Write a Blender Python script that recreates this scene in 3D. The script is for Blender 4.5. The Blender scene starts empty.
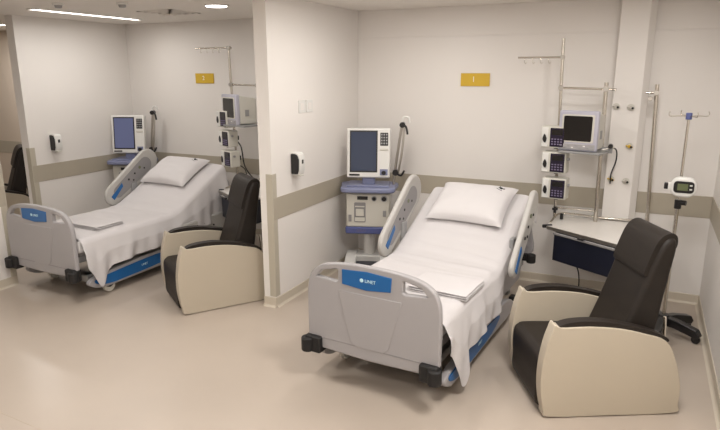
import bpy, bmesh, math, random
from mathutils import Vector, Matrix, noise
random.seed(4)
PI = math.pi
S = bpy.context.scene
COL = S.collection

# ------------------------------------------------------------------ camera
cd = bpy.data.cameras.new('camera'); cam = bpy.data.objects.new('camera', cd); COL.objects.link(cam)
F, YAW, PITCH, ROLL = 590.605, .449, .238, -.002
cam.location = (2.864, -5.907, 2.079)
fw = Vector((-math.sin(YAW)*math.cos(PITCH), math.cos(YAW)*math.cos(PITCH), -math.sin(PITCH)))
rt = Vector((math.cos(YAW), math.sin(YAW), 0)); up = rt.cross(fw)
r2 = rt*math.cos(ROLL) + up*math.sin(ROLL); u2 = -rt*math.sin(ROLL) + up*math.cos(ROLL)
cam.rotation_euler = Matrix((r2, u2, -fw)).transposed().to_euler()
cd.sensor_width = 36; cd.lens = F*36/720; cd.clip_start = .05
S.camera = cam

# ------------------------------------------------------------------ world, exposure, lights
w = bpy.data.worlds.new('world'); S.world = w; w.use_nodes = True
w.node_tree.nodes['Background'].inputs[0].default_value = (1, .93, .85, 1)
w.node_tree.nodes['Background'].inputs[1].default_value = .05
S.view_settings.view_transform = 'Standard'; S.view_settings.look = 'None'
S.view_settings.gamma = 1; S.view_settings.use_curve_mapping = False
S.view_settings.exposure = 0.0
LK = 1.0
def area(name, loc, sx, sy, power, col=(1, .97, .94)):
    l = bpy.data.lights.new(name, 'AREA'); l.shape = 'RECTANGLE'; l.size = sx; l.size_y = sy
    l.energy = power*LK; l.color = col
    o = bpy.data.objects.new(name, l); o.location = loc; COL.objects.link(o)
    return o
H = 2.7
# ceiling lamps, some of them unseen and added for brightness: (x, y, size x, size y, watts)
STRIPS = [(-2.80, -1.02, .10, 1.40, 11), (.95, -1.55, .10, 1.25, 17), (-5.38, -.56, .95, .10, 22)]
FILL_PANELS = [(2.75, -3.3, .6, .6, 42), (-.9, -3.5, .6, .6, 26), (.9, -5.3, .6, .6, 30), (-4.6, -4.2, .6, .6, 20), (2.4, -6.7, .6, .6, 24)]  # out-of-view panels, added to brighten the room
DISCS = [(-.975, -1.11, .2, 9), (2.85, -1.4, .2, 9)]  # second disc is out of view, added to brighten the right side
for i, (x, y, a, b, p) in enumerate(STRIPS + FILL_PANELS): area('ceiling_lamp_light', (x, y, H-.03), a, b, p)
for x, y, d, p in DISCS:
    o = area('downlight_light', (x, y, H-.03), d, d, p); o.data.shape = 'DISK'

# ------------------------------------------------------------------ materials
def mat(name, col, rough=.5, metal=0, bump=0, bscale=40, var=0, vscale=3, emit=None, estr=1, coat=0, sub=0, spec=.5):
    m = bpy.data.materials.new(name); m.use_nodes = True
    nt = m.node_tree; b = nt.nodes['Principled BSDF']
    b.inputs['Base Color'].default_value = (*col, 1); b.inputs['Roughness'].default_value = rough
    b.inputs['Metallic'].default_value = metal; b.inputs['Specular IOR Level'].default_value = spec
    if coat: b.inputs['Coat Weight'].default_value = coat; b.inputs['Coat Roughness'].default_value = .15
    if emit: b.inputs['Emission Color'].default_value = (*emit, 1); b.inputs['Emission Strength'].default_value = estr
    tc = nt.nodes.new('ShaderNodeTexCoord')
    n = nt.nodes.new('ShaderNodeTexNoise'); n.inputs['Scale'].default_value = vscale; n.inputs['Detail'].default_value = 5
    nt.links.new(tc.outputs['Object'], n.inputs['Vector'])
    if var:
        r = nt.nodes.new('ShaderNodeValToRGB')
        r.color_ramp.elements[0].position = .3; r.color_ramp.elements[1].position = .7
        r.color_ramp.elements[0].color = (*[c*(1-var) for c in col], 1)
        r.color_ramp.elements[1].color = (*[min(1, c*(1+var)) for c in col], 1)
        nt.links.new(n.outputs['Fac'], r.inputs['Fac']); nt.links.new(r.outputs['Color'], b.inputs['Base Color'])
    if bump:
        n2 = nt.nodes.new('ShaderNodeTexNoise'); n2.inputs['Scale'].default_value = bscale; n2.inputs['Detail'].default_value = 4
        nt.links.new(tc.outputs['Object'], n2.inputs['Vector'])
        bp = nt.nodes.new('ShaderNodeBump'); bp.inputs['Strength'].default_value = bump; bp.inputs['Distance'].default_value = .01
        nt.links.new(n2.outputs['Fac'], bp.inputs['Height']); nt.links.new(bp.outputs['Normal'], b.inputs['Normal'])
    return m
M = dict(
 wall=mat('wall_paint', (.77, .735, .70), .5, bump=.03, bscale=60, var=.012, vscale=1.2),
 walldim=mat('wall_paint_side_room_shaded', (.60, .51, .42), .5),  # dimness of the unlit side bay is put into this wall colour
 ceil=mat('ceiling_paint', (.80, .76, .71), .8),
 band=mat('wall_guard_vinyl', (.42, .375, .30), .45, var=.02),
 guard=mat('corner_guard_vinyl', (.47, .43, .35), .4),
 base=mat('baseboard_vinyl', (.56, .50, .41), .4),
 floor=mat('vinyl_floor', (.44, .375, .315), .32, var=.035, vscale=1.6, bump=.01, bscale=8, spec=.4),
 joint=mat('floor_joint', (.46, .39, .31), .5),
 white=mat('white_plastic', (.72, .71, .68), .35, coat=.1),
 offw=mat('off_white_plastic', (.60, .58, .52), .4),
 bedp=mat('bed_plastic', (.35, .335, .34), .42, bump=.02, bscale=200),
 bedd=mat('bed_plastic_recess', (.26, .25, .25), .45),
 railp=mat('side_rail_plastic', (.46, .445, .42), .42),
 grey=mat('grey_metal', (.32, .32, .32), .4, .3),
 dark=mat('black_rubber', (.008, .007, .007), .6),
 blk=mat('black_plastic', (.012, .011, .012), .3),
 chrome=mat('chrome', (.62, .58, .52), .22, 1),
 steel=mat('brushed_steel', (.5, .47, .43), .35, 1),
 blue=mat('blue_panel', (.004, .105, .32), .4, coat=.1),
 vblue=mat('periwinkle_plastic', (.21, .23, .36), .35),
 vblue2=mat('deep_periwinkle_plastic', (.08, .10, .26), .35),
 navy=mat('navy_laminate', (.008, .010, .022), .35),
 sheet=mat('white_sheet', (.58, .555, .555), .85, bump=.45, bscale=7),
 pillow=mat('white_pillowcase', (.62, .595, .595), .85, bump=.2, bscale=9),
 mattress=mat('mattress_cover', (.70, .68, .68), .6),
 leather=mat('dark_brown_leather', (.018, .0135, .0105), .5, spec=.3, bump=.10, bscale=160, var=.1, vscale=9),
 cream=mat('cream_side_panel', (.49, .43, .34), .38, bump=.03, bscale=120),
 top=mat('white_laminate', (.74, .71, .67), .25),
 yellow=mat('yellow_sign', (.62, .40, .025), .45),
 ink=mat('white_ink', (.85, .82, .75), .5),
 txt=mat('pale_blue_ink', (.55, .78, .85), .5),
 screen=mat('screen_blue_grey', (.025, .034, .06), .12, emit=(.05, .065, .11), estr=.25),
 screenb=mat('screen_pale_glow', (.05, .06, .12), .12, emit=(.14, .15, .25), estr=.5),
 glass=mat('dark_screen_glass', (.012, .010, .009), .12),
 lcd=mat('green_lcd', (.13, .15, .07), .3),
 purple=mat('purple_display', (.015, .010, .025), .25),
 lilac=mat('lilac_keypad', (.16, .13, .22), .5),
 mon=mat('monitor_lilac_grey', (.46, .45, .52), .4),
 lamp=mat('lamp_diffuser', (.9, .88, .84), .4, emit=(1, .95, .88), estr=9),
 gold=mat('brass_outlet', (.55, .36, .04), .35, .6),
 green=mat('green_cloth', (.03, .10, .03), .8),
 skin=mat('beige_cushion', (.42, .33, .26), .7),
)

# ------------------------------------------------------------------ mesh helpers
def bm_new(): return bmesh.new()
def box(bm, c, s, rz=0, rot=None):
    r = bmesh.ops.create_cube(bm, size=1)['verts']
    m = Matrix.Translation(c) @ (rot.to_4x4() if rot is not None else Matrix.Rotation(rz, 4, 'Z')) @ Matrix.Diagonal((*s, 1))
    bmesh.ops.transform(bm, matrix=m, verts=r); return r
def cyl(bm, a, b, r, r2=None, n=20):
    a = Vector(a); b = Vector(b); d = b-a
    v = bmesh.ops.create_cone(bm, cap_ends=True, segments=n, radius1=r, radius2=r if r2 is None else r2, depth=d.length)['verts']
    bmesh.ops.transform(bm, matrix=Matrix.Translation((a+b)/2) @ d.to_track_quat('Z', 'Y').to_matrix().to_4x4(), verts=v)
    return v
def tube(bm, pts, r, n=10):
    """a smooth round tube through the points"""
    P = [Vector(p) for p in pts]
    Q = []
    for i in range(len(P)-1):
        p0 = P[max(i-1, 0)]; p1 = P[i]; p2 = P[i+1]; p3 = P[min(i+2, len(P)-1)]
        for k in range(6):
            t = k/6
            Q.append(.5*((2*p1)+(p2-p0)*t+(2*p0-5*p1+4*p2-p3)*t*t+(3*p1-p0-3*p2+p3)*t**3))
    Q.append(P[-1])
    rings = []; ref = Vector((.3, .2, 1)).normalized()
    for i, q in enumerate(Q):
        t = (Q[min(i+1, len(Q)-1)]-Q[max(i-1, 0)]).normalized()
        a = t.cross(ref)
        if a.length < .1: a = t.cross(Vector((1, 0, 0)))
        a.normalize(); b = t.cross(a)
        rings.append([bm.verts.new(q+r*(math.cos(2*PI*j/n)*a+math.sin(2*PI*j/n)*b)) for j in range(n)])
    for i in range(len(rings)-1):
        for j in range(n):
            bm.faces.new((rings[i][j], rings[i][(j+1) % n], rings[i+1][(j+1) % n], rings[i+1][j]))
    bm.faces.new(rings[0][::-1]); bm.faces.new(rings[-1])
def prism(bm, out, plane, t0, t1):
    """outline (a,b) extruded from t0 to t1; plane 'yz' extrudes x, 'xz' extrudes y, 'xy' extrudes z"""
    f = {'yz': lambda a, b, t: (t, a, b), 'xz': lambda a, b, t: (a, t, b), 'xy': lambda a, b, t: (a, b, t)}[plane]
    A = [bm.verts.new(f(a, b, t0)) for a, b in out]; B = [bm.verts.new(f(a, b, t1)) for a, b in out]
    n = len(out)
    for i in range(n): bm.faces.new((A[i], A[(i+1) % n], B[(i+1) % n], B[i]))
    bm.faces.new(A[::-1]); bm.faces.new(B)
def smooth_poly(pts, k=5, closed=True):
    P = [Vector((*p, 0)) for p in pts]; n = len(P); out = []
    for i in range(n if closed else n-1):
        g = (lambda j: P[j % n]) if closed else (lambda j: P[max(0, min(n-1, j))])
        p0, p1, p2, p3 = g(i-1), g(i), g(i+1), g(i+2)
        for q in range(k):
            t = q/k
            v = .5*((2*p1)+(p2-p0)*t+(2*p0-5*p1+4*p2-p3)*t*t+(3*p1-p0-3*p2+p3)*t**3)
            out.append((v.x, v.y))
    if not closed: out.append(pts[-1])
    return out
def rrect(x0, y0, x1, y1, r, n=5):
    o = []
    for cx, cy, a in ((x1-r, y1-r, 0), (x0+r, y1-r, 90), (x0+r, y0+r, 180), (x1-r, y0+r, 270)):
        for k in range(n+1):
            t = math.radians(a+90*k/n); o.append((cx+r*math.cos(t), cy+r*math.sin(t)))
    return o
def obj(name, bm, m, parent=None, bevel=0, smooth=True, seg=2, kind=None, label=None):
    bmesh.ops.recalc_face_normals(bm, faces=bm.faces)
    me = bpy.data.meshes.new(name); bm.to_mesh(me); bm.free()
    if isinstance(m, str): m = M[m]
    me.materials.append(m)
    o = bpy.data.objects.new(name, me); COL.objects.link(o)
    if parent: o.parent = parent
    if bevel:
        b = o.modifiers.new('bevel', 'BEVEL'); b.width = bevel; b.segments = seg; b.limit_method = 'ANGLE'; b.angle_limit = math.radians(40)
        b.harden_normals = False
    if smooth:
        for p in me.polygons: p.use_smooth = True
        try: me.set_sharp_from_angle(angle=math.radians(38))
        except Exception: pass
    if kind: o['kind'] = kind
    if label: o['label'] = label
    return o
def holed(name, outline, holes, depth, m, parent=None, plane='xz', t=0, bevel=.004, label=None):
    """flat plate with holes: a filled 2D curve, extruded, turned into a mesh"""
    cu = bpy.data.curves.new(name, 'CURVE'); cu.dimensions = '2D'; cu.fill_mode = 'BOTH'
    cu.extrude = depth/2-bevel; cu.bevel_depth = bevel; cu.bevel_resolution = 2; cu.offset = -bevel
    for o_ in [outline]+holes:
        sp = cu.splines.new('POLY'); sp.points.add(len(o_)-1); sp.use_cyclic_u = True
        for i, (a, b) in enumerate(o_): sp.points[i].co = (a, b, 0, 1)
    tmp = bpy.data.objects.new('tmp', cu); COL.objects.link(tmp)
    dg = bpy.context.evaluated_depsgraph_get(); dg.update()
    me = bpy.data.meshes.new_from_object(tmp.evaluated_get(dg)); bpy.data.objects.remove(tmp)
    R = {'xz': Matrix(((1, 0, 0, 0), (0, 0, -1, t), (0, 1, 0, 0), (0, 0, 0, 1))),
         'yz': Matrix(((0, 0, 1, t), (1, 0, 0, 0), (0, 1, 0, 0), (0, 0, 0, 1)))}[plane]
    me.transform(R); me.materials.clear(); me.materials.append(M[m]); me.name = name
    o = bpy.data.objects.new(name, me); COL.objects.link(o)
    if parent: o.parent = parent
    for p in me.polygons: p.use_smooth = True
    me.set_sharp_from_angle(angle=math.radians(38))
    if label: o['label'] = label
    return o
def text(name, s, size, m, parent, loc, rot, depth=.001):
    cu = bpy.data.curves.new(name, 'FONT'); cu.body = s; cu.size = size; cu.extrude = depth; cu.align_x = 'CENTER'; cu.align_y = 'CENTER'
    tmp = bpy.data.objects.new('tmp', cu); COL.objects.link(tmp)
    dg = bpy.context.evaluated_depsgraph_get(); dg.update()
    me = bpy.data.meshes.new_from_object(tmp.evaluated_get(dg)); bpy.data.objects.remove(tmp)
    me.materials.clear(); me.materials.append(M[m])
    o = bpy.data.objects.new(name, me); COL.objects.link(o); o.parent = parent; o.location = loc; o.rotation_euler = rot
    return o
def tag(o, label, cat, group=None, kind=None):
    o['label'] = label; o['category'] = cat
    if group: o['group'] = group
    if kind: o['kind'] = kind
    return o
def thing(name, label, cat, loc=(0, 0, 0), rz=0, group=None):
    o = bpy.data.objects.new(name, None); COL.objects.link(o); o.empty_display_size = .1
    o.location = loc; o.rotation_euler = (0, 0, rz)
    return tag(o, label, cat, group)
def kids(o): return [c for c in bpy.data.objects if c.parent == o]
def dup(o, parent=None):
    c = o.copy(); COL.objects.link(c); c.parent = parent
    for k in kids(o): dup(k, c)
    return c
def copy_to(o, label, loc, rz=0):
    c = dup(o); c.location = loc; c.rotation_euler = (0, 0, rz); c['label'] = label
    return c
def struct(name, bm, m, bevel=0):
    return obj(name, bm, m, kind='structure', bevel=bevel, smooth=False)
def one(c, s, rz=0):
    b = bm_new(); box(b, c, s, rz); return b

# ------------------------------------------------------------------ the room
XR, XQ, LP, LQ, TP, YL = 3.455, -3.587, 1.713, 1.387, .125, .22
Z1, Z2 = 1.007, .811
YF, XL = -8.2, -8.2
struct('floor', one(((XR+XL)/2, (YF+.4)/2, -.05), (XR-XL+.4, .4-YF+.4, .1)), 'floor')
struct('ceiling', one(((XR+XL)/2, (YF+.4)/2, H+.05), (XR-XL+.4, .4-YF+.4, .1)), 'ceil')
struct('wall_back_right', one(((XR-.0625)/2, .15, H/2), (XR+.0625, .3, H)), 'wall')
struct('wall_back_middle', one(((XQ+0)/2-.06, YL+.05, H/2), (-XQ-.0+.0, .1, H)), 'wall')
struct('wall_back_left', one(((XQ-.12+XL)/2, YL+.05, H/2), (XQ-.12-XL, .1, H)), 'walldim')
struct('wall_right', one((XR+.05, (YF+.3)/2, H/2), (.1, .3-YF, H)), 'wall')
struct('wall_left', one((XL-.05, (YF+.4)/2, H/2), (.1, .4-YF, H)), 'walldim')
struct('wall_front', one(((XR+XL)/2, YF-.05, H/2), (XR-XL, .1, H)), 'wall')
struct('wall_partition_middle', one((-TP/2, (YL-LP)/2, H/2), (TP, LP+YL, H)), 'wall')
struct('wall_partition_left', one((XQ-TP/2, (YL-LQ)/2, H/2), (TP, LQ+YL, H)), 'wall')
RX, RY = -2.71, -2.32
struct('wall_stub_left', one((RX-.06, (RY-4.6)/2, H/2), (.12, 4.6+RY, H)), 'wall')

n_trim = [0]
def trim(bm, m, bev=.002):
    n_trim[0] += 1; return struct('trim_%d' % n_trim[0], bm, m, bev)
zb, hb, tb = (Z1+Z2)/2, Z1-Z2, .006
trim(one((XR/2, -tb/2, zb), (XR, tb, hb)), 'band')                               # bay on the right, back
trim(one((tb/2, -LP/2, zb), (tb, LP-.01, hb)), 'band')
trim(one((XR-tb/2, YF/2, zb), (tb, -YF, hb)), 'band')
trim(one(((XQ-TP)/2, YL-tb/2, zb), (-XQ-TP, tb, hb)), 'band')
trim(one((XQ+tb/2, (YL-LQ)/2, zb), (tb, LQ+YL-.01, hb)), 'band')
trim(one((-TP-tb/2, (YL-LP)/2, zb), (tb, LP+YL-.01, hb)), 'band')
trim(one(((XQ-TP+XL)/2, YL-tb/2, zb), (XQ-TP-XL, tb, hb)), 'band')
trim(one((RX+tb/2, (RY-4.6)/2, zb), (tb, 4.6+RY-.01, hb)), 'band')
def guard(x, y, s=1, ht=1.22):                                                   # vinyl corner guards, low part of the wall ends
    b = bm_new(); z0 = .1
    box(b, (x+.002, y+.03, (ht+z0)/2), (.006, .065, ht-z0)); box(b, (x-.028*s, y-.002, (ht+z0)/2), (.065, .006, ht-z0))
    trim(b, 'guard')
guard(0, -LP); guard(XQ, -LQ); 
b = bm_new(); box(b, (RX+.002, RY-.03, .61), (.006, .06, 1.2)); box(b, (RX-.028, RY+.002, .61), (.06, .006, 1.2)); trim(b, 'guard')
def skirt(name, x0, y0, x1, y1):
    """a coved skirting on the line (x0,y0)-(x1,y1), room on its left-hand side"""
    a = Vector((x0, y0)); d = Vector((x1, y1))-a; L = d.length; d.normalize(); n = Vector((-d.y, d.x))
    b = bm_new(); prof = [(0, 0), (.03, 0), (.016, .006), (.008, .018), (.006, .085), (.003, .09), (0, .09)]
    A = [b.verts.new((*(a+n*p), q)) for p, q in prof]; B = [b.verts.new((*(a+d*L+n*p), q)) for p, q in prof]
    k = len(prof)
    for i in range(k): b.faces.new((A[i], A[(i+1) % k], B[(i+1) % k], B[i]))
    b.faces.new(A[::-1]); b.faces.new(B)
    struct(name, b, 'base')
skirt('baseboard_back_right', XR, 0, 0, 0)
skirt('baseboard_right', XR, YF, XR, 0)
skirt('baseboard_partition_middle', 0, 0, 0, -LP)
skirt('baseboard_partition_end', 0, -LP, -TP, -LP)
skirt('baseboard_partition_back', -TP, -LP, -TP, YL)
skirt('baseboard_back_middle', -TP, YL, XQ, YL)
skirt('baseboard_partition_left', XQ, YL, XQ, -LQ)
skirt('baseboard_partition_left_end', XQ, -LQ, XQ-TP, -LQ)
skirt('baseboard_stub', RX, RY, RX, -4.6)
skirt('baseboard_back_left', XQ-TP, YL, XL, YL)
b = bm_new()                                                                      # faint welded joints of the floor sheets
box(b, (-.6, -3.9, .0008), (5.0, .006, .0012), math.radians(-2)); trim(b, 'joint', 0)
b = bm_new(); box(b, (1.72, -.003, 2.42), (XR-.02, .006, .012)); trim(b, 'wall')

# ceiling fittings
def strip_light(x, y, sx, sy, label):
    t = thing('ceiling_light', label, 'ceiling light', (x, y, H), 0)
    b = bm_new(); e = .012
    for dx, dy, a, c in ((-(sx+e)/2, 0, e, sy+2*e), ((sx+e)/2, 0, e, sy+2*e), (0, -(sy+e)/2, sx, e), (0, (sy+e)/2, sx, e)): box(b, (dx, dy, -.006), (a, c, .010))
    obj('frame', b, 'white', t); obj('diffuser', one((0, 0, -.003), (sx, sy, .004)), 'lamp', t)
    return t
strip_light(*STRIPS[0][:4], 'long thin ceiling strip light above the bed on the left')
strip_light(*STRIPS[1][:4], 'long thin ceiling strip light above the nearer bed')
strip_light(*STRIPS[2][:4], 'strip light glimpsed beyond the far left partition')
for (x, y, a, b_, p), l in zip(FILL_PANELS, ('unseen square fill light added over the nearer bed foot', 'unseen square fill light added in front of the left bay', 'unseen square fill light added in the aisle before the nearer bed', 'unseen square fill light added at the far left of the aisle', 'unseen square fill light added nearest the viewer')):
    strip_light(x, y, a, b_, l)
def disc_light(x, y, d, label):
    t = thing('downlight', label, 'ceiling light', (x, y, H))
    b = bm_new(); cyl(b, (0, 0, -.008), (0, 0, 0), d/2+.018, n=40); obj('trim_ring', b, 'white', t, .002)
    b = bm_new(); cyl(b, (0, 0, -.011), (0, 0, -.008), d/2, n=40); obj('diffuser', b, 'lamp', t)
disc_light(*DISCS[0][:3], 'round ceiling downlight beside the air vent of the left bay')
disc_light(*DISCS[1][:3], 'unseen round fill light added over the armchair on the right')
t = thing('air_vent', 'square ceiling air diffuser in the left bay', 'air vent', (-1.83, -.83, H))
for k, s in enumerate((.46, .36, .26, .16)):
    b = bm_new(); e = .035; z = -.004-.005*k
    for sx, sy, a, c in ((-1, 0, e, s), (1, 0, e, s), (0, -1, s, e), (0, 1, s, e)):
        box(b, (sx*(s-e)/2, sy*(s-e)/2, z), (a, c, .006))
    obj('frame' if k == 0 else 'vane', b, 'ceil', t)
obj('backing', one((0, 0, -.002), (.44, .44, .003)), 'offw', t)
obj('centre_plate', one((0, 0, -.021), (.095, .095, .030)), 'ceil', t)
def detector(x, y, label):
    t = thing('smoke_detector', label, 'smoke detector', (x, y, H))
    b = bm_new(); cyl(b, (0, 0, -.02), (0, 0, 0), .05, n=28); obj('base', b, 'white', t, .004)
    b = bm_new(); cyl(b, (0, 0, -.045), (0, 0, -.02), .028, .036, n=24); obj('sensor', b, 'grey', t, .003)
detector(-1.58, -1.70, 'small round ceiling detector right of the strip light')
detector(-2.14, -1.93, 'small dark ceiling detector above the left end of the strip light')

# ------------------------------------------------------------------ wall pieces
def dispenser(loc, label):                 # faces +x, wall at x=0
    t = thing('soap_dispenser', label, 'dispenser', loc, 0, 'wall soap dispensers')
    b = bm_new(); prism(b, [(0, -.12), (.085, -.12), (.105, -.07), (.11, .06), (.09, .115), (.06, .13), (0, .13)], 'xz', -.055, .055); obj('body', b, 'white', t, .008, seg=3)
    b = bm_new(); prism(b, [(.006, -.105), (.082, -.105), (.097, -.065), (.102, .055), (.084, .105), (.056, .118), (.006, .118)], 'xz', -.068, -.054); obj('side_window', b, 'blk', t, .006, label='black side of the dispenser')
    b = bm_new(); box(b, (.108, 0, .03), (.012, .03, .045)); obj('level_window', b, 'blk', t, .003)
    b = bm_new(); box(b, (.075, .0, -.125), (.05, .07, .015)); obj('push_bar', b, 'offw', t, .003)
    return t
d0 = dispenser((0, -1.35, 1.265), 'black and white soap dispenser on the middle partition')
copy_to(d0, 'black and white soap dispenser on the far left wall', (XQ, -1.06, 1.25))
for o in bpy.data.objects:
    if o.name.startswith('soap_dispenser'): o.scale = (.85, .85, .82)
for y, l in ((-1.19, 'blank white wall plate left of its twin above the soap dispenser'), (-1.06, 'blank white wall plate nearer the corner above the soap dispenser')):
    t = thing('wall_plate', l, 'switch plate', (0, y, 1.77), 0, 'blank wall plates')
    b = bm_new(); box(b, (.004, 0, 0), (.008, .115, .115)); obj('plate', b, 'white', t, .002)
    b = bm_new(); box(b, (.010, 0, 0), (.004, .06, .06)); obj('insert', b, 'wall', t, .001)
def sign(x, y, num, label):
    t = thing('bay_sign', label, 'sign', (x, y, 2.0), 0, None)
    obj('plate', one((0, -.006, 0), (.29, .012, .125)), 'yellow', t, .001)
    text('number', num, .075, 'ink', t, (-.015, -.0125, .002), (PI/2, 0, 0))
    return t
sign(1.29, 0, '1', 'yellow sign with a white 1 above the nearer bed')
sign(-2.285, YL, '2', 'yellow sign with a pale numeral above the left bed')

# ------------------------------------------------------------------ hospital bed
ZS = .585
def top_z(y):
    s = .50
    if y < 1.12: return ZS
    if y < 1.32: return ZS + s*(y-1.12)**2/(.4)
    return ZS + s*.1 + s*(y-1.32)
def tilt_at(y): return math.atan(.5) if y > 1.3 else 0
def make_bed(lowered_right, rail_up_right=True):
    t = thing('hospital_bed', '', 'bed', (0, 0, 0), 0, 'electric hospital beds')
    # footboard
    out = [(-.46, .27), (-.475, .40), (-.475, .66), (-.455, .76), (-.41, .82), (-.33, .862), (-.17, .885), (0, .89), (.17, .885), (.33, .862), (.42, .82), (.465, .76), (.485, .66), (.485, .40), (.47, .27), (.33, .255), (0, .245), (-.33, .255)]
    out = smooth_poly(out, 4)
    hl = [(-.40, .765), (-.36, .812), (-.25, .838), (-.235, .835), (-.235, .765), (-.25, .755)]
    hr = [(-a, b) for a, b in hl][::-1]
    fb = holed('footboard', out, [hl, hr], .045, 'bedp', t, 'xz', 0, .010)
    b = bm_new(); prism(b, smooth_poly([(-.20, .846), (-.02, .858), (.16, .846), (.153, .752), (-.02, .733), (-.20, .748)], 1), 'xz', -.029, -.021); obj('label_panel', b, 'blue', fb, .003, label='blue panel with a white emblem')
    b = bm_new(); cyl(b, (-.052, -.0305, .798), (-.052, -.0285, .798), .013, n=20); obj('emblem', b, 'txt', fb)
    text('lettering', 'LINET', .030, 'txt', fb, (.010, -.0298, .797), (PI/2, 0, 0))
    b = bm_new(); prism(b, smooth_poly([(-.23, .70), (.23, .70), (.14, .36), (.10, .33), (-.10, .33), (-.14, .36)], 1), 'xz', -.0262, -.021); obj('moulded_panel', b, 'bedp', fb, .003)
    b = bm_new(); prism(b, [(-.44, .335), (.44, .335), (.44, .329), (-.44, .329)], 'xz', -.0245, -.021); obj('moulded_line', b, 'bedd', fb)
    # corner bumpers of the foot end
    for s in (-1, 1):
        b = bm_new(); box(b, (s*.425, -.012, .28), (.125, .09, .12))
        obj('bumper', b, 'dark', t, .015, seg=3)
        b = bm_new(); cyl(b, (s*.468, -.045, .225), (s*.468, -.045, .325), .045, n=20); obj('bumper_roller', b, 'dark', t, .01)
    for s in (-1, 1):
        b = bm_new(); cyl(b, (s*.505, 2.02, .42), (s*.505, 2.02, .50), .04, n=20); box(b, (s*.45, 2.04, .46), (.10, .06, .06))
        obj('head_bumper', b, 'dark', t, .01)
    # headboard
    o2 = smooth_poly([(-.46, .45), (-.47, .70), (-.44, .82), (-.30, .87), (0, .885), (.30, .87), (.44, .82), (.47, .70), (.46, .45), (0, .43)], 4)
    holed('headboard', o2, [], .04, 'bedp', t, 'xz', 2.12, .010)
    # frames
    b = bm_new()
    for s in (-1, 1): box(b, (s*.40, 1.07, .40), (.05, 2.02, .06))
    for y in (.1, .7, 1.4, 2.05): box(b, (0, y, .40), (.8, .05, .05))
    obj('upper_frame', b, 'grey', t, .006)
    b = bm_new()
    for s in (-1, 1): box(b, (s*.30, 1.06, .17), (.07, 1.75, .07))
    for y in (.22, 1.9): box(b, (0, y, .17), (.72, .09, .07))
    for y in (.6, 1.5): box(b, (0, y, .285), (.22, .16, .19))
    obj('base_frame', b, 'grey', t, .008)
    b = bm_new(); box(b, (0, .95, .475), (.86, 1.75, .09)); obj('deck', b, 'bedd', t, .015)
    bo = bm_new()                                   # hull-shaped covers along the base
    for s in (-1, 1):
        hull = smooth_poly([(.10, .17), (.14, .12), (.26, .085), (.48, .085), (1.10, .10), (1.55, .11), (1.60, .20), (1.35, .27), (.7, .255), (.22, .215)], 3)
        b = bm_new(); prism(b, hull, 'yz', s*.43, s*.48)
        h = obj('base_cover', b, 'bedp', t, .008, seg=3)
        b = bm_new(); prism(b, smooth_poly([(.16, .165), (.21, .13), (.32, .108), (.5, .108), (1.02, .135), (1.22, .21), (.9, .235), (.24, .195)], 3), 'yz', s*.479, s*.487)
        p = obj('blue_insert', b, 'blue', h, .002, label='blue insert along the base cover')
        text('lettering', 'LINET', .03, 'txt', h, (s*.4875, .75, .175), (PI/2, 0, s*PI/2))
    bo.free()
    b = bm_new()
    for s in (-1, 1):
        prism(b, [(.55, .27), (1.9, .30), (1.95, .42), (1.85, .46), (.5, .46), (.45, .36)], 'yz', s*.41, s*.445)
    obj('side_skirt', b, 'bedp', t, .01)
    for s in (-1, 1):
        for y in (.36, 1.86):
            b = bm_new(); cyl(b, (s*.41-.02, y, .065), (s*.41+.02, y, .065), .065, n=28)
            c = obj('caster', b, 'offw', t, .008)
            b = bm_new(); prism(b, [(y-.05, .065), (y, .045), (y+.05, .07), (y+.04, .145), (y-.04, .145)], 'yz', s*.41-.03, s*.41+.03); obj('caster_hood', b, 'dark', c, .008)
    # mattress: profile extruded, rounded
    N = 40; ys = [.05 + (2.07-.05)*i/N for i in range(N+1)]
    b = bm_new(); W = .45; th = .12; prof = []
    for i in range(N+1): prof.append((ys[i], top_z(ys[i])-.004))
    for i in range(N, -1, -1):
        a = tilt_at(ys[i]); prof.append((ys[i]+th*math.sin(a)*.6, top_z(ys[i])-th))
    prism(b, prof, 'yz', -W, W); obj('mattress', b, 'mattress', t, .02, seg=3)
    # side rails by the raised backrest
    def rail(s, dy=0, dz=0, flat=False, dx=0, ang=35):
        a = 0 if flat else math.radians(ang)
        L, r = ((.31, .15) if s < 0 else (.31, .105)) if not flat else (.33, .10)
        cy, cz = (1.42+dy, .855+dz)
        def tr(p, q): return (cy + p*math.cos(a)-q*math.sin(a), cz + p*math.sin(a)+q*math.cos(a))
        def cap(L, r, r2, n=10):
            o = []
            for k in range(n+1):
                an = -PI/2+PI*k/n; o.append(tr(L+r*math.cos(an), r*math.sin(an)))
            for k in range(n+1):
                an = PI/2+PI*k/n; o.append(tr(-L+r2*math.cos(an), r2*math.sin(an)))
            return o
        X0 = s*(.505+dx)
        rl = holed('side_rail', cap(L, r, r*.82), [], .045, 'railp', t, 'yz', X0, .018)
        hand = -1 if s > 0 else 1                    # the inner face carries the controls
        xi = X0 + (-s)*.0225
        b = bm_new(); prism(b, cap(L*.80, r*.62, r*.45), 'yz', xi+(-s)*.001, xi+(-s)*.005); obj('rail_recess', b, 'bedd', rl, .001)
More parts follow.
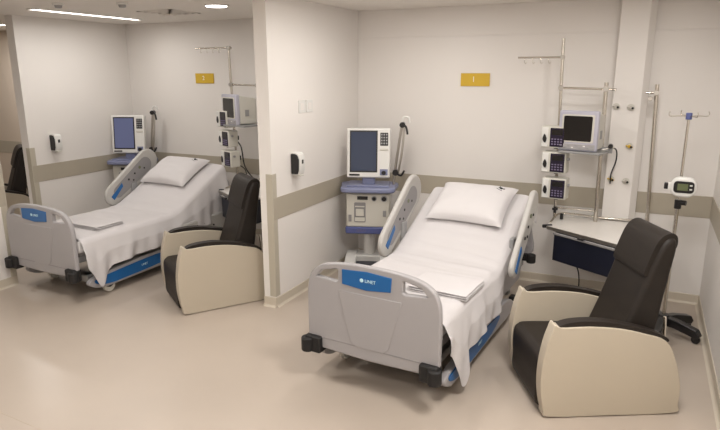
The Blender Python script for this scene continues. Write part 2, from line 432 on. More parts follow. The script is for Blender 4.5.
        for side in ((-1, 1) if s < 0 or flat else (1,)):
            x0 = X0+side*.0255
            b = bm_new(); prism(b, [tr(-L-.05, .02), tr(-L+.16, .055), tr(-L+.15, .01), tr(-L-.04, -.035)], 'yz', x0-.004, x0+.004); obj('release_handle', b, 'blue', rl, .003, label='blue release handle')
            for p, q, ss in ((-.05, .02, .022), (.0, -.03, .018), (.06, .02, .02), (.16, .03, .03), (.21, -.02, .018)):
                b = bm_new(); y_, z_ = tr(p, q); cyl(b, (x0-.004, y_, z_), (x0+.004, y_, z_), ss*.6, n=14)
                obj('control_button', b, 'dark' if ss < .03 else 'lcd', rl, .001)
        b = bm_new(); y_, z_ = tr(-.05, -.10); box(b, (s*.475, y_, z_-.07), (.035, .08, .26)); obj('rail_arm', b, 'grey', t, .008)
    rail(-1) if rail_up_right else rail(-1, .10, .01, ang=32)
    if rail_up_right: rail(1, .05, -.03, dx=.06, ang=42)
    else: rail(1, .12, -.47, True)
    return t
bed = make_bed(False); bed['label'] = 'nearer hospital bed with grey footboard and both head rails raised'
B1 = dict(loc=(1.395, -2.70, 0), rz=-math.radians(4.5)); B2 = dict(loc=(-2.135, -2.41, 0), rz=-math.radians(2.5))
bed.location = B1['loc']; bed.rotation_euler = (0, 0, B1['rz'])
bed2 = make_bed(True, False); bed2['label'] = 'hospital bed in the left bay with its blue base panel showing'
bed2.location = B2['loc']; bed2.rotation_euler = (0, 0, B2['rz'])

# bed linen
def cloth(name, label, B, seed, hem, folds=1.0):
    b = bm_new(); W = .468; r = .04; nl = .13
    NV = 90; NU1 = 26; ring = []
    y0, y1 = .07, 2.06
    for j in range(NV+1):
        y = y0+(y1-y0)*j/NV; row = []
        D = hem(y)
        zt = top_z(y)+.006
        f = .004*noise.noise(Vector((0, y*3, seed)))
        # left drop, top, right drop
        pts = []
        for k in range(5, 0, -1):
            q = nl*k/5; pts.append((-W-.006+.002*k, zt-r*.7-q, 0, 0))
        pts.append((-W+.004, zt-.022, 0, 0)); pts.append((-W+.02, zt-.005, 0, 0))
        for k in range(NU1+1):
            x = -W+.045+(2*W-.09)*k/NU1
            wr = .012*noise.noise(Vector((x*3.2, y*2.2, seed)))+.006*abs(noise.noise(Vector((x*6+y*3, y*5-x*2, seed+3))))
            wr += .010*max(0, math.sin((y-1.25)*34+x*2.5+2*noise.noise(Vector((x*2, y*2, seed)))))*math.exp(-((y-1.2)/.30)**2)
            pts.append((x, zt+.004+wr, 0, 0))
        pts.append((W-.02, zt-.003, 0, 0)); pts.append((W-.004, zt-.018, 0, 0))
        ND = 22
        for k in range(1, ND+1):
            q = k/ND; dz = (D-.02)*q
            amp = folds*(.010+.030*q)*min(1, D/.3)*min(1, max(0, D-.06)/.1)
            wv = math.sin(y*17+seed+.6*q+2*noise.noise(Vector((y*2, q, seed))))+.5*math.sin(y*39+seed*2+1.5*q)
            pts.append((W+.004+.036*min(1, q*2.2)*min(1, max(0, D-.08)/.14)+amp*.5*(wv+.8)*q**.6, zt-.02-dz, .06*q*math.sin(y*9+seed)*min(1, D), 0))
        for p in pts:
            v = b.verts.new((p[0], y+p[2]*.3, max(p[1], .03))); row.append(v)
        ring.append(row)
    for j in range(NV):
        for i in range(len(ring[0])-1):
            b.faces.new((ring[j][i], ring[j][i+1], ring[j+1][i+1], ring[j+1][i]))
    o = obj(name, b, 'sheet'); so = o.modifiers.new('thick', 'SOLIDIFY'); so.thickness = .003; so.offset = 1
    ss = o.modifiers.new('sub', 'SUBSURF'); ss.levels = 1; ss.render_levels = 1
    for p in o.data.polygons: p.use_smooth = True
    o.location = B['loc']; o.rotation_euler = (0, 0, B['rz'])
    tag(o, label, 'bed sheet', 'white bed sheets')
    return o
def lerp_table(tab):
    def f(y):
        if y <= tab[0][0]: return tab[0][1]
        for (a, u), (c, v) in zip(tab, tab[1:]):
            if y <= c: return u+(v-u)*(y-a)/(c-a)
        return tab[-1][1]
    return f
# how far the cloth hangs down the right side, by distance from the foot
cloth('bed_sheet', 'white sheet hanging in folds down the nearer bed to the floor', B1, 2.0,
      lerp_table([(.07, .22), (.16, .26), (.22, .40), (.28, .52), (.33, .545), (.39, .44), (.47, .35), (.7, .29), (.95, .30), (1.15, .22), (1.3, .12), (1.9, .10), (2.01, .18), (2.06, .24)]))
cloth('bed_sheet', 'white sheet draped over the bed in the left bay', B2, 5.0,
      lerp_table([(.07, .26), (.13, .36), (.18, .47), (.21, .48), (.26, .39), (.36, .30), (.9, .27), (1.3, .28), (1.6, .40), (1.9, .52), (2.06, .54)]))
def in_bed(B, x, y, z):
    c, s = math.cos(B['rz']), math.sin(B['rz'])
    return (B['loc'][0]+c*x-s*y, B['loc'][1]+s*x+c*y, z)
def pillow(label, B, px, py, seed, twist=0.0):
    b = bm_new(); N = 28; a, c, h = .345, .265, .095; V = {}
    for side in (1, -1):
        for i in range(N+1):
            for j in range(N+1):
                u = 2*i/N-1; v = 2*j/N-1
                edge = i in (0, N) or j in (0, N)
                if side < 0 and edge: V[side, i, j] = V[1, i, j]; continue
                pin = 1-.07*(1-v*v)*abs(u)**3
                pin2 = 1-.09*(1-u*u)*abs(v)**3
                hh = h*((1-abs(u)**2.6)*(1-abs(v)**2.6))**.42
                hh *= 1+.10*noise.noise(Vector((u*1.8, v*1.8, seed)))
                if side < 0: hh *= .55
                z = side*hh+.004*noise.noise(Vector((u*5, v*5, seed+side)))*(0 if edge else 1)
                V[side, i, j] = b.verts.new((a*u*pin, c*v*pin2, z))
    for side in (1, -1):
        for i in range(N):
            for j in range(N):
                q = [V[side, i, j], V[side, i+1, j], V[side, i+1, j+1], V[side, i, j+1]]
                b.faces.new(q if side > 0 else q[::-1])
    t = thing('pillow', label, 'pillow', in_bed(B, px, py, top_z(py)+.062), 0, 'white pillows')
    al = math.atan(.5)
    t.rotation_euler = (Matrix.Rotation(B['rz']+twist, 3, 'Z') @ Matrix.Rotation(al, 3, 'X')).to_euler()
    obj('pillowcase', b, 'pillow', t)
    b = bm_new()                                      # small dark leaf-like mark near the far right corner
    def stroke(pts, w0):
        for i in range(len(pts)-1):
            (x0, y0), (x1, y1) = pts[i], pts[i+1]
            hz = lambda x, y: h*((1-abs(x/a)**2.6)*(1-abs(y/c)**2.6))**.42+.004
            wv = w0*math.sin(PI*(i+.5)/(len(pts)-1)); cyl(b, (x0, y0, hz(x0, y0)), (x1, y1, hz(x1, y1)), max(.002, wv), n=8)
    stroke([(.20, .175), (.215, .165), (.235, .160), (.255, .167)], .009)
    stroke([(.205, .192), (.215, .180), (.23, .170)], .006)
    stroke([(.185, .155), (.21, .14), (.24, .128)], .003)
    obj('emblem', b, 'blk', t, label='small dark printed emblem')
    return t
pillow('white pillow with a dark emblem on the nearer bed', B1, .005, 1.815, 1)
pillow('white pillow on the bed in the left bay', B2, -.07, 1.80, 7)
def blanket(label, B, x, y, sx, sy):
    t = thing('folded_blanket', label, 'blanket', in_bed(B, x, y, ZS+.008), B['rz'], 'folded white blankets')
    for k in range(3):
        b = bm_new(); ns, nt = 14, 10; g = {}
        w, d = sx*(1-.006*k), sy*(1-.008*k); z = .010+.0145*k
        for s in (0, 1):
            for i in range(ns+1):
                for j in range(nt+1):
                    u = i/ns-.5; v = j/nt-.5
                    zz = z+(.0088 if s else -.0088)*(1-.8*(2*abs(u))**10)*(1-.8*(2*abs(v))**10)+.003*noise.noise(Vector((u*4, v*4, k+x)))
                    g[s, i, j] = b.verts.new((u*w+.003*math.sin(k*2), v*d, zz))
        for s in (0, 1):
            for i in range(ns):
                for j in range(nt): b.faces.new((g[s, i, j], g[s, i+1, j], g[s, i+1, j+1], g[s, i, j+1]))
        for i in range(ns):
            b.faces.new((g[0, i, 0], g[0, i+1, 0], g[1, i+1, 0], g[1, i, 0])); b.faces.new((g[0, i, nt], g[0, i+1, nt], g[1, i+1, nt], g[1, i, nt]))
        for j in range(nt):
            b.faces.new((g[0, 0, j], g[0, 0, j+1], g[1, 0, j+1], g[1, 0, j])); b.faces.new((g[0, ns, j], g[0, ns, j+1], g[1, ns, j+1], g[1, ns, j]))
        obj('fold', b, 'sheet', t)
blanket('folded white blanket at the foot of the nearer bed', B1, .262, .62, .44, .38)
blanket('folded white blanket at the foot of the left bay bed', B2, .14, .50, .42, .32)

# ------------------------------------------------------------------ recliner armchair
def make_recliner():
    """local x runs from the front to the back, y from the near arm to the far arm; the origin is the front corner of the near arm"""
    t = thing('recliner_armchair', '', 'armchair', (0, 0, 0), 0, 'recliner armchairs')
    side = smooth_poly([(.01, .008), (-.035, .05), (-.062, .2), (-.062, .35), (-.042, .49), (-.018, .575), (.0, .618), (.04, .598), (.21, .600), (.39, .584), (.55, .547), (.69, .495), (.765, .365), (.812, .20), (.815, .07), (.79, .010), (.4, .006)], 4)
    for y0, y1 in ((0, .085), (.595, .68)):
        b = bm_new(); prism(b, side, 'xz', y0, y1); p = obj('arm_panel', b, 'cream', t, .02, seg=4)
        pad = smooth_poly([(.02, .588), (.045, .612), (.12, .629), (.27, .630), (.45, .598), (.60, .558), (.70, .512), (.70, .485), (.55, .530), (.38, .568), (.21, .585), (.05, .585)], 3)
        b = bm_new(); prism(b, pad, 'xz', y0+.014, y1-.004); obj('arm_pad', b, 'leather', p, .012, seg=3)
    b = bm_new(); prism(b, smooth_poly([(-.02, .02), (-.055, .18), (-.058, .33), (-.03, .378), (.03, .392), (.30, .385), (.55, .38), (.58, .30), (.5, .10), (.3, .05)], 4), 'xz', .088, .592)
    obj('seat', b, 'leather', t, .02, seg=3)
    back = smooth_poly([(.44, .34), (.50, .55), (.58, .78), (.65, .98), (.70, 1.10), (.745, 1.145), (.785, 1.13), (.79, 1.06), (.76, .90), (.725, .70), (.69, .48), (.66, .34), (.55, .30)], 4)
    sq = lambda P: [(x-.05*max(0, z-.6), .34+(z-.34)*.945) for x, z in P]
    b = bm_new(); prism(b, sq(back), 'xz', .13, .57); bk = obj('backrest', b, 'leather', t, .03, seg=4)
    head = smooth_poly([(.600, .905), (.655, 1.07), (.70, 1.15), (.755, 1.175), (.795, 1.155), (.80, 1.10), (.785, 1.07), (.77, 1.12), (.72, 1.12), (.69, 1.05), (.645, .905), (.62, .89)], 4)
    b = bm_new(); prism(b, sq(head), 'xz', .15, .55); obj('headrest_cushion', b, 'leather', t, .012, seg=3)
    b = bm_new(); box(b, (.37, .34, .035), (.72, .44, .05)); obj('base', b, 'dark', t, .01)
    for x in (.06, .70):
        for y in (.04, .64):
            b = bm_new(); cyl(b, (x, y, 0), (x, y, .02), .022, n=16); obj('glide', b, 'dark', t)
    for y in (.13, .55):
        b = bm_new(); tube(b, [(.66, y, .30), (.72, y, .36), (.75, y, .46), (.74, y, .60)], .010); obj('recline_bar', b, 'chrome', t)
    return t
rec = make_recliner(); rec['label'] = 'dark leather recliner with cream arm panels at the right, beside the nearer bed'
rec.location = (2.50, -2.485, 0); rec.rotation_euler = (0, 0, math.atan2(.48, .878))
copy_to(rec, 'dark leather recliner with cream arm panels against the middle partition', (-.60, -2.205, 0), math.radians(56))
copy_to(rec, 'dark recliner glimpsed through the gap at the far left', (-4.72, -1.55, 0), math.radians(60))

# ------------------------------------------------------------------ ventilator
def make_ventilator(scr):
    """origin under the column, front faces -y"""
    t = thing('ventilator', '', 'ventilator', (0, 0, 0), 0, 'ventilators')
    b = bm_new()
    for s in (-1, 1):
        pts = smooth_poly([(-.30, .06), (-.26, .12), (-.10, .19), (.08, .20), (.24, .12), (.28, .06), (.2, .07), (.0, .10), (-.2, .07)], 3)
        prism(b, pts, 'yz', s*.17-.055, s*.17+.055)
    box(b, (0, .02, .15), (.30, .20, .09)); obj('base', b, 'white', t, .025, seg=3)
    b = bm_new(); prism(b, smooth_poly([(-.13, -.26), (.13, -.26), (.16, -.12), (.12, -.08), (-.12, -.08), (-.16, -.12)], 3), 'xy', .10, .135); obj('foot_tray', b, 'navy', t, .008)
    for x in (-.17, .17):
        for y in (-.25, .23):
            b = bm_new(); cyl(b, (x-.018, y, .045), (x+.018, y, .045), .045, n=22); obj('caster', b, 'dark', t, .005)
    b = bm_new(); cyl(b, (0, .03, .16), (0, .03, .46), .055, n=30); obj('column', b, 'white', t)
    b = bm_new(); box(b, (0, 0, .475), (.43, .32, .07)); lb = obj('lower_band', b, 'vblue2', t, .012)
    text('lettering', 'SERVO', .03, 'lilac', lb, (-.06, -.1612, .475), (PI/2, 0, 0), .0006)
    b = bm_new(); box(b, (0, 0, .68), (.41, .30, .34)); pu = obj('patient_unit', b, 'offw', t, .012)
    b = bm_new(); box(b, (-.05, -.152, .805), (.10, .008, .035)); obj('slot', b, 'blk', pu, .002)
    for x, r in ((.06, .018), (.155, .022)):
        b = bm_new(); cyl(b, (x, -.165, .80), (x, -.148, .80), r, n=20); obj('port', b, 'blk', pu, .002)
        b = bm_new(); cyl(b, (x, -.158, .80), (x, -.149, .80), r+.008, n=20); obj('port_ring', b, 'grey', pu, .001)
    b = bm_new(); prism(b, rrect(-.13, .56, -.02, .76, .012), 'xz', -.154, -.149); md = obj('module_bay', b, 'bedd', pu)
    b = bm_new(); box(b, (-.075, -.157, .72), (.09, .008, .012)); box(b, (-.075, -.157, .66), (.075, .01, .07)); box(b, (-.075, -.157, .59), (.095, .008, .04)); obj('module', b, 'offw', md, .003)
    b = bm_new(); box(b, (-.17, -.153, .60), (.03, .006, .07)); obj('side_clip', b, 'bedd', pu, .002)
    b = bm_new(); box(b, (.16, -.153, .65), (.03, .006, .06)); obj('connector', b, 'grey', pu, .002)
    b = bm_new(); prism(b, smooth_poly([(-.245, -.20), (-.26, -.05), (-.24, .16), (.24, .16), (.26, -.05), (.245, -.20), (.12, -.225), (-.12, -.225)], 3), 'xy', .865, .915); obj('tray', b, 'vblue', t, .014, seg=3)
    b = bm_new(); prism(b, smooth_poly([(-.20, -.16), (-.20, .12), (.20, .12), (.20, -.16)], 1), 'xy', .914, .93); box(b, (0, -.02, .96), (.12, .10, .06)); obj('screen_foot', b, 'vblue', t, .006)
    # control screen, leaning back a little
    r = Matrix.Rotation(math.radians(-6), 3, 'X'); o = Vector((0, -.05, 1.235))
    def P(x, y, z): return o + r @ Vector((x, y, z))
    def pb(c, s): b = bm_new(); box(b, P(*c), s, rot=r); return b
    sc = obj('screen_housing', pb((0, 0, 0), (.41, .07, .48)), 'white', t, .014, seg=3)
    obj('bezel', pb((-.045, -.036, .015), (.262, .005, .405)), 'blk', sc, .002)
    obj('display', pb((-.045, -.0395, .015), (.236, .003, .375)), scr, sc)
    obj('lamp_bar', pb((-.13, -.036, -.213), (.10, .004, .018)), 'blk', sc, .002)
    kp = obj('keypad', pb((.148, -.036, .135), (.075, .006, .125)), 'blk', sc, .003)
    for i in range(3):
        for j in range(4): obj('key', pb((.125+.023*i, -.0405, .095+.028*j), (.014, .004, .016)), 'grey', kp)
    obj('handle_slot', pb((.148, -.037, .035), (.08, .01, .02)), 'offw', sc, .003)
    obj('knob_plate', pb((.148, -.036, -.185), (.075, .006, .06)), 'vblue', sc, .004)
    b = bm_new(); cyl(b, P(.148, -.062, -.19), P(.148, -.036, -.19), .021, n=22); obj('dial', b, 'blk', sc, .003)
    # jointed arm for the breathing hoses
    b = bm_new(); tube(b, [(.235, .0, .915), (.25, 0, 1.03)], .011); tube(b, [(.25, 0, 1.05), (.275, -.02, 1.25), (.31, -.03, 1.50)], .013)
    tube(b, [(.28, -.03, 1.04), (.315, -.05, 1.25), (.335, -.04, 1.50)], .010)
    am = obj('hose_arm', b, 'steel', t)
    b = bm_new(); cyl(b, (.255, -.04, 1.04), (.255, .02, 1.04), .030, n=18); tube(b, [(.27, -.04, 1.03), (.31, -.07, 1.02), (.34, -.08, 1.07)], .010); obj('joint', b, 'blk', am)
    b = bm_new(); cyl(b, (.315, -.07, 1.51), (.315, .0, 1.51), .027, n=18); tube(b, [(.32, -.04, 1.51), (.35, -.06, 1.49), (.365, -.07, 1.42)], .010); obj('joint', b, 'blk', am)
    b = bm_new(); tube(b, [(.31, -.04, 1.52), (.325, -.04, 1.58), (.37, -.05, 1.58), (.38, -.05, 1.53)], .010); obj('hose_clip', b, 'white', am)
    return t
v1 = make_ventilator('screen'); v1['label'] = 'ventilator with blank screen in the corner left of the nearer bed'
v1.location = (.335, -.44, 0); v1.scale = (1.07, 1.07, 1.035); v1.rotation_euler = (0, 0, math.radians(20))
v2 = copy_to(v1, 'ventilator beside the bed in the left bay', (-3.33, -.10, 0), math.radians(24))
for c in bpy.data.objects:
    if c.name.startswith('display') and c.parent and c.parent.parent == v2:
        c.data = c.data.copy(); c.data.materials[0] = M['screenb']

# ------------------------------------------------------------------ equipment corner: worktop, rails, pumps, monitor
def hook_arm(b, x0, x1, y, z, n=4):
    for k in range(n):
        x = x0+(x1-x0)*(k+.5)/n
        tube(b, [(x, y, z), (x, y-.005, z-.035), (x+.012, y-.012, z-.052), (x+.022, y-.012, z-.04)], .0022, 6)
def make_station():
    t = thing('equipment_station', '', 'equipment station', (0, 0, 0), 0, 'bedside equipment stations')
    q = [(2.15, -.60), (2.76, -.97), (2.93, -.14), (2.16, -.14)]
    ft = Vector((q[1][0]-q[0][0], q[1][1]-q[0][1])).normalized(); nb = Vector((-ft.y, ft.x))
    b = bm_new(); prism(b, q, 'xy', .715, .74); obj('worktop', b, 'top', t, .005, seg=3)
    b = bm_new(); box(b, (2.455, -.785, .7275), (.70, .006, .03), math.atan2(ft.y, ft.x)); obj('edge_strip', b, 'steel', t, .001)
    b = bm_new(); tube(b, [(2.17, -.50, .75), (2.20, -.24, .775), (2.32, -.20, .78), (2.62, -.24, .78), (2.88, -.20, .78)], .010)
    obj('worktop_rail', b, 'chrome', t)
    A = Vector(q[0])+ft*.085+nb*.02; Bq = Vector(q[1])-ft*.02+nb*.02
    dr = [tuple(A), tuple(Bq), (2.86, -.18), (2.22, -.18)]
    b = bm_new(); prism(b, dr, 'xy', .44, .714); dw = obj('cabinet', b, 'navy', t, .006)
    A2 = A-nb*.012; B2_ = Bq-nb*.012
    mid = (A2+B2_)/2; b = bm_new(); box(b, (mid.x, mid.y, .565), ((B2_-A2).length*.985, .018, .235), math.atan2(ft.y, ft.x)); df = obj('drawer', b, 'navy', t, .004)
    m2 = mid-nb*.014; b = bm_new(); box(b, (m2.x, m2.y, .695), ((B2_-A2).length*.985, .022, .020), math.atan2(ft.y, ft.x)); obj('grip', b, 'bedd', df, .004, label='pale grey drawer grip')
    b = bm_new(); box(b, (2.50-nb.x*.06, -.83-nb.y*.06, .729), (.055, .03, .018), math.atan2(ft.y, ft.x)); obj('latch', b, 'blk', dw, .003)
    b = bm_new(); cyl(b, (2.12, -.60, .735), (2.19, -.55, .735), .016, n=14); cyl(b, (2.24, -.30, .745), (2.24, -.30, .80), .016, n=14); obj('clamp', b, 'blk', t, .003)
    # chrome poles and cross bars
    def rod(name, a, c, r=.013):
        b = bm_new(); cyl(b, a, c, r); return obj(name, b, 'chrome', t)
    p1 = rod('pole', (2.17, -.25, .74), (2.13, -.25, 2.36), .014)
    p2 = rod('pole', (2.53, -.25, .74), (2.515, -.25, 1.985), .018)
    p3 = rod('pole', (2.955, -.20, .74), (2.912, -.20, 1.97), .016)
    ha = rod('cross_bar', (1.745, -.25, 2.20), (2.14, -.25, 2.20), .009)
    b = bm_new(); hook_arm(b, 1.77, 2.05, -.25, 2.20); obj('hook', b, 'chrome', ha)
    rod('cross_bar', (2.14, -.25, 1.935), (2.60, -.25, 1.925), .010)
    rod('cross_bar', (2.165, -.25, .84), (2.53, -.25, .84), .009)
    rod('cross_bar', (2.83, -.20, 1.90), (2.91, -.20, 1.90), .010)
    for x, y, z, r in ((2.14, -.25, 1.935, .022), (2.515, -.25, 1.93, .026), (2.87, -.20, 1.85, .02), (2.912, -.20, 1.90, .022)):
        b = bm_new(); cyl(b, (x, y-.025, z), (x, y+.025, z), r, n=18); obj('clamp_joint', b, 'steel', t, .003)
    b = bm_new(); cyl(b, (2.135, -.275, 2.20), (2.135, -.225, 2.20), .02, n=18); obj('clamp_joint', b, 'steel', ha, .003)
    t['x'] = 0; del t['x']
    b = bm_new(); box(b, (2.39, -.38, 1.395), (.36, .30, .018), math.radians(-12)); box(b, (2.56, -.26, 1.40), (.11, .05, .05)); sh = obj('monitor_shelf', b, 'grey', t, .003)
    b = bm_new(); tube(b, [(2.30, -.30, 1.38), (2.45, -.29, 1.385), (2.63, -.27, 1.43)], .010); obj('shelf_bracket', b, 'steel', sh)
    b = bm_new(); cyl(b, (2.60, -.32, 1.44), (2.60, -.26, 1.44), .020, n=14); obj('shelf_knob', b, 'blk', sh, .003)
    # drip stand bits by the foot of the first pole
    b = bm_new(); cyl(b, (2.175, -.30, .86), (2.175, -.30, .80), .014, n=12); cyl(b, (2.15, -.30, .835), (2.20, -.30, .835), .012, n=12); obj('pole_clamp', b, 'blk', t, .003)
    return t
st = make_station(); st['label'] = 'white wedge worktop with navy drawer and chrome poles by the nearer bed'
OX, OY = -3.70, .06
s2 = copy_to(st, 'worktop with chrome poles in the left bay', (OX, OY, 0))
for c in kids(s2):                                   # this station's hook bar and monitor shelf sit higher
    if c.name.startswith('cross_bar') and any(k.name.startswith('hook') for k in kids(c)): c.location = (-.535, 0, .15); c.scale.x = 1.25
    if c.name.startswith('monitor_shelf'): c.location.z = .09

def make_pump():
    """front faces -y, origin at the centre"""
    t = thing('infusion_pump', '', 'infusion pump', (0, 0, 0), 0, 'infusion pumps on the chrome poles')
    b = bm_new(); box(b, (0, 0, 0), (.215, .13, .19)); bd = obj('body', b, 'offw', t, .012, seg=3)
    b = bm_new(); box(b, (.035, -.0665, .0), (.125, .005, .165)); pn = obj('panel', b, 'purple', bd, .003)
    b = bm_new(); box(b, (.035, -.0695, .045), (.095, .003, .045)); obj('display', b, 'glass', pn)
    for i in range(4):
        for j in range(3):
            b = bm_new(); box(b, (-.005+.026*i, -.070, -.015-.022*j), (.016, .003, .011)); obj('key', b, 'lilac', pn)
    b = bm_new(); box(b, (-.072, -.0665, .0), (.055, .006, .17)); obj('door', b, 'white', bd, .003)
    b = bm_new(); prism(b, smooth_poly([(-.09, -.02), (-.075, .03), (-.055, -.01), (-.065, -.05)], 2), 'xz', -.082, -.069); obj('lever', b, 'blk', bd, .003)
    b = bm_new(); cyl(b, (.112, -.02, .035), (.128, -.02, .035), .014, n=14); obj('side_knob', b, 'grey', bd)
    b = bm_new(); box(b, (.02, .085, 0), (.05, .06, .05)); obj('pole_clamp', b, 'dark', t, .004)
    b = bm_new(); cyl(b, (.02, -.02, -.103), (.02, -.02, -.095), .02, n=14); obj('bottom_stud', b, 'dark', t)
    return t
pump = make_pump()
names = ('topmost', 'middle', 'lowest')
PZ = (1.50, 1.275, 1.04)
for k in range(3):
    o = pump if k == 0 else dup(pump)
    o.location = (2.14+.017*k, -.385, PZ[k]+.012); o.rotation_euler = (0, 0, math.radians(-8))
    o['label'] = '%s infusion pump of the three beside the nearer bed' % names[k]
for k in range(3):
    o = dup(pump); o.location = (2.15+.017*k+OX, -.385+OY, PZ[k]+.05); o.rotation_euler = (0, 0, math.radians(-22)); o['label'] = '%s infusion pump of the three in the left bay' % names[k]
def make_monitor():
    """front faces -y, origin under the front edge centre"""
    t = thing('patient_monitor', '', 'monitor', (0, 0, 0), 0, 'bedside patient monitors')
    b = bm_new(); box(b, (0, .02, .165), (.325, .05, .33)); fr = obj('front_bezel', b, 'mon', t, .012, seg=3)
    b = bm_new()
    A = [(-.155, .045, .01), (.155, .045, .01), (.155, .045, .32), (-.155, .045, .32)]; Bk = [(-.14, .27, .01), (.14, .27, .01), (.14, .27, .285), (-.14, .27, .285)]
    va = [b.verts.new(p) for p in A]; vb = [b.verts.new(p) for p in Bk]
    b.faces.new(va); b.faces.new(vb[::-1])
    for i in range(4): b.faces.new((va[i], va[(i+1) % 4], vb[(i+1) % 4], vb[i]))
    hs = obj('housing', b, 'offw', t, .012, seg=3)
    b = bm_new(); prism(b, rrect(-.135, .07, .135, .30, .012), 'xz', -.010, -.004); obj('screen_frame', b, 'offw', fr, .002)
    b = bm_new(); prism(b, rrect(-.118, .082, .118, .288, .012), 'xz', -.012, -.0095); obj('display', b, 'glass', fr)
    b = bm_new(); box(b, (0, -.006, .035), (.30, .012, .045)); kp = obj('key_strip', b, 'bedp', fr, .003)
    for i in range(9):
        b = bm_new(); box(b, (-.13+.0325*i, -.0135, .035+.008*(-1)**i), (.018, .004, .010)); obj('key', b, 'grey' if i % 3 else 'white', kp)
    b = bm_new()
    box(b, (.150, .14, .13), (.006, .05, .07))
    obj('side_sockets', b, 'grey', hs)
    return t
mon = make_monitor(); mon['label'] = 'boxy patient monitor with dark screen above the worktop by the nearer bed'
mon.location = (2.335, -.48, 1.407); mon.rotation_euler = (0, 0, math.radians(-13)); mon.scale = (1.03, 1.0, 1.04)
copy_to(mon, 'boxy patient monitor with dark screen in the left bay', (2.265+OX, -.47+OY, 1.49), math.radians(-24))

# service column with gas outlets
def make_column():
    t = thing('service_column', 'tall white service column with gas outlets behind the worktop', 'service column', (0, 0, 0))
    b = bm_new(); prism(b, [(2.57, 0), (2.57, -.13), (2.80, -.13), (2.85, -.07), (2.85, 0)], 'xy', .742, H-.001); obj('housing', b, 'wall', t, .004)
    for x, z, m in ((2.605, 1.775, 'steel'), (2.725, 1.77, 'steel'), (2.745, 1.43, 'gold'), (2.62, 1.125, 'gold'), (2.745, 1.115, 'steel')):
        b = bm_new(); cyl(b, (x, -.138, z), (x, -.131, z), .030, n=20); f = obj('gas_outlet', b, 'offw', t, .002)
        b = bm_new(); cyl(b, (x, -.165, z), (x, -.138, z), .014, n=16); cyl(b, (x-.03, -.157, z+.006), (x+.03, -.157, z-.006), .006, n=10); obj('valve', b, m, f, .002)
        b = bm_new(); cyl(b, (x+.015, -.17, z-.005), (x+.015, -.155, z-.005), .010, n=12); obj('valve_cap', b, 'dark', f, .001)
    return t
make_column()
# cables
def cable(label, pts, r=.006, cat='cable', m='dark'):
    b = bm_new(); tube(b, pts, r, 8); return tag(obj('cable', b, m), label, cat)
cable('black cable hanging from the monitor shelf down the service column', [(2.60, -.28, 1.43), (2.645, -.22, 1.40), (2.65, -.19, 1.30), (2.62, -.19, 1.18), (2.62, -.185, 1.09)])
cable('black cable hanging below the navy drawer', [(2.30, -.30, .507), (2.33, -.32, .42), (2.42, -.30, .28), (2.44, -.29, .10), (2.40, -.26, .012)], .006)
cable('thin black cable lying on the floor by the back wall under the navy drawer', [(2.40, -.25, .008), (2.30, -.32, .008), (2.18, -.50, .008), (2.05, -.55, .008)], .005)
cable('dark cable looping from pump to chair in the left bay', [(2.23+OX, -.33+OY, 1.30), (2.30+OX, -.33+OY, 1.22), (2.34+OX, -.33+OY, 1.0), (2.46+OX, -.33+OY, .86), (2.60+OX, -.34+OY, .80)], .008)
cable('dark cable drooping from lowest pump to worktop in the left bay', [(2.24+OX, -.30+OY, 1.0), (2.33+OX, -.31+OY, .95), (2.35+OX, -.33+OY, .84), (2.28+OX, -.38+OY, .755)], .006)

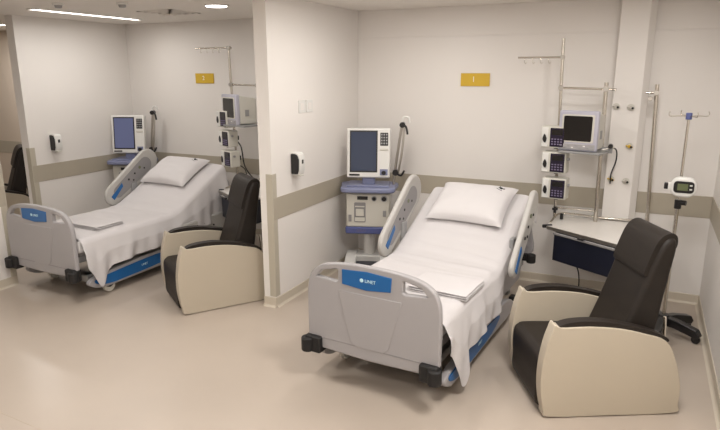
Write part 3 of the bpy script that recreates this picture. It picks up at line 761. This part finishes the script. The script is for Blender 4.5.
# ------------------------------------------------------------------ drip stand on the right
t = thing('drip_stand', 'chrome drip stand with black five-star base behind the right recliner', 'drip stand', (3.145, -.80, 0))
b = bm_new()
for k in range(5):
    a = math.radians(-28+72*k); c, s = math.cos(a), math.sin(a)
    P_ = [(0, .07), (0, .15), (.12, .145), (.27, .115), (.30, .07), (.28, .045), (.10, .075)]
    vs = [[b.verts.new((c*p-s*w_, s*p+c*w_, z)) for p, z in P_] for w_ in (-.03, .03)]
    n = len(P_)
    for i in range(n): b.faces.new((vs[0][i], vs[0][(i+1) % n], vs[1][(i+1) % n], vs[1][i]))
    b.faces.new(vs[0][::-1]); b.faces.new(vs[1])
cyl(b, (0, 0, .07), (0, 0, .16), .045, n=20); obj('star_base', b, 'blk', t, .006)
for k in range(5):
    a = math.radians(-28+72*k); x, y = .265*math.cos(a), .265*math.sin(a)
    b = bm_new(); cyl(b, (x-.012*math.sin(a), y+.012*math.cos(a), .032), (x+.012*math.sin(a), y-.012*math.cos(a), .032), .032, n=18); cyl(b, (x, y, .03), (x, y, .06), .016, n=12); obj('caster', b, 'blk', t, .003)
b = bm_new(); cyl(b, (0, 0, .15), (0, 0, 1.05), .014); obj('lower_pole', b, 'chrome', t)
b = bm_new(); cyl(b, (0, 0, .93), (0, 0, 1.76), .010); obj('upper_pole', b, 'chrome', t)
b = bm_new(); cyl(b, (0, 0, 1.04), (0, 0, 1.11), .026, n=18); cyl(b, (0, 0, 1.09), (.055, -.02, 1.09), .020, n=14); obj('height_knob', b, 'blk', t, .003)
b = bm_new(); cyl(b, (0, 0, 1.725), (0, 0, 1.775), .022, n=18); obj('hub', b, 'vblue2', t, .004, label='blue hub of the hook cross')
for k in range(4):
    a = math.radians(20+90*k); c, s = math.cos(a), math.sin(a)
    b = bm_new(); tube(b, [(c*.01, s*.01, 1.75), (c*.08, s*.08, 1.752), (c*.13, s*.13, 1.75), (c*.145, s*.145, 1.765), (c*.138, s*.138, 1.785)], .004, 8); obj('hook', b, 'chrome', t)
t.location.x += .0
p = thing('feeding_pump', 'rounded white pump with green display clamped on the drip stand', 'infusion pump', (3.165, -.865, 1.225), math.radians(-4))
b = bm_new(); prism(b, rrect(-.088, -.075, .088, .075, .062, 8), 'xz', -.05, .03); hb_ = obj('body', b, 'white', p, .015, seg=4)
b = bm_new(); prism(b, rrect(-.066, -.040, .072, .048, .025, 6), 'xz', -.054, -.049); kb = obj('face_panel', b, 'blk', hb_)
b = bm_new(); box(b, (-.005, -.0555, .004), (.07, .003, .05)); obj('display', b, 'lcd', kb)
for z in (.02, -.01):
    b = bm_new(); box(b, (.05, -.0555, z), (.018, .003, .010)); obj('key', b, 'white', kb)
b = bm_new(); box(b, (-.118, -.01, 0), (.028, .04, .048)); obj('side_knob', b, 'blk', p, .006)
b = bm_new(); box(b, (-.09, -.01, 0), (.04, .03, .05)); obj('bracket', b, 'white', p, .005)
b = bm_new(); box(b, (0, .045, 0), (.04, .03, .05)); obj('pole_clamp', b, 'blk', p, .004)
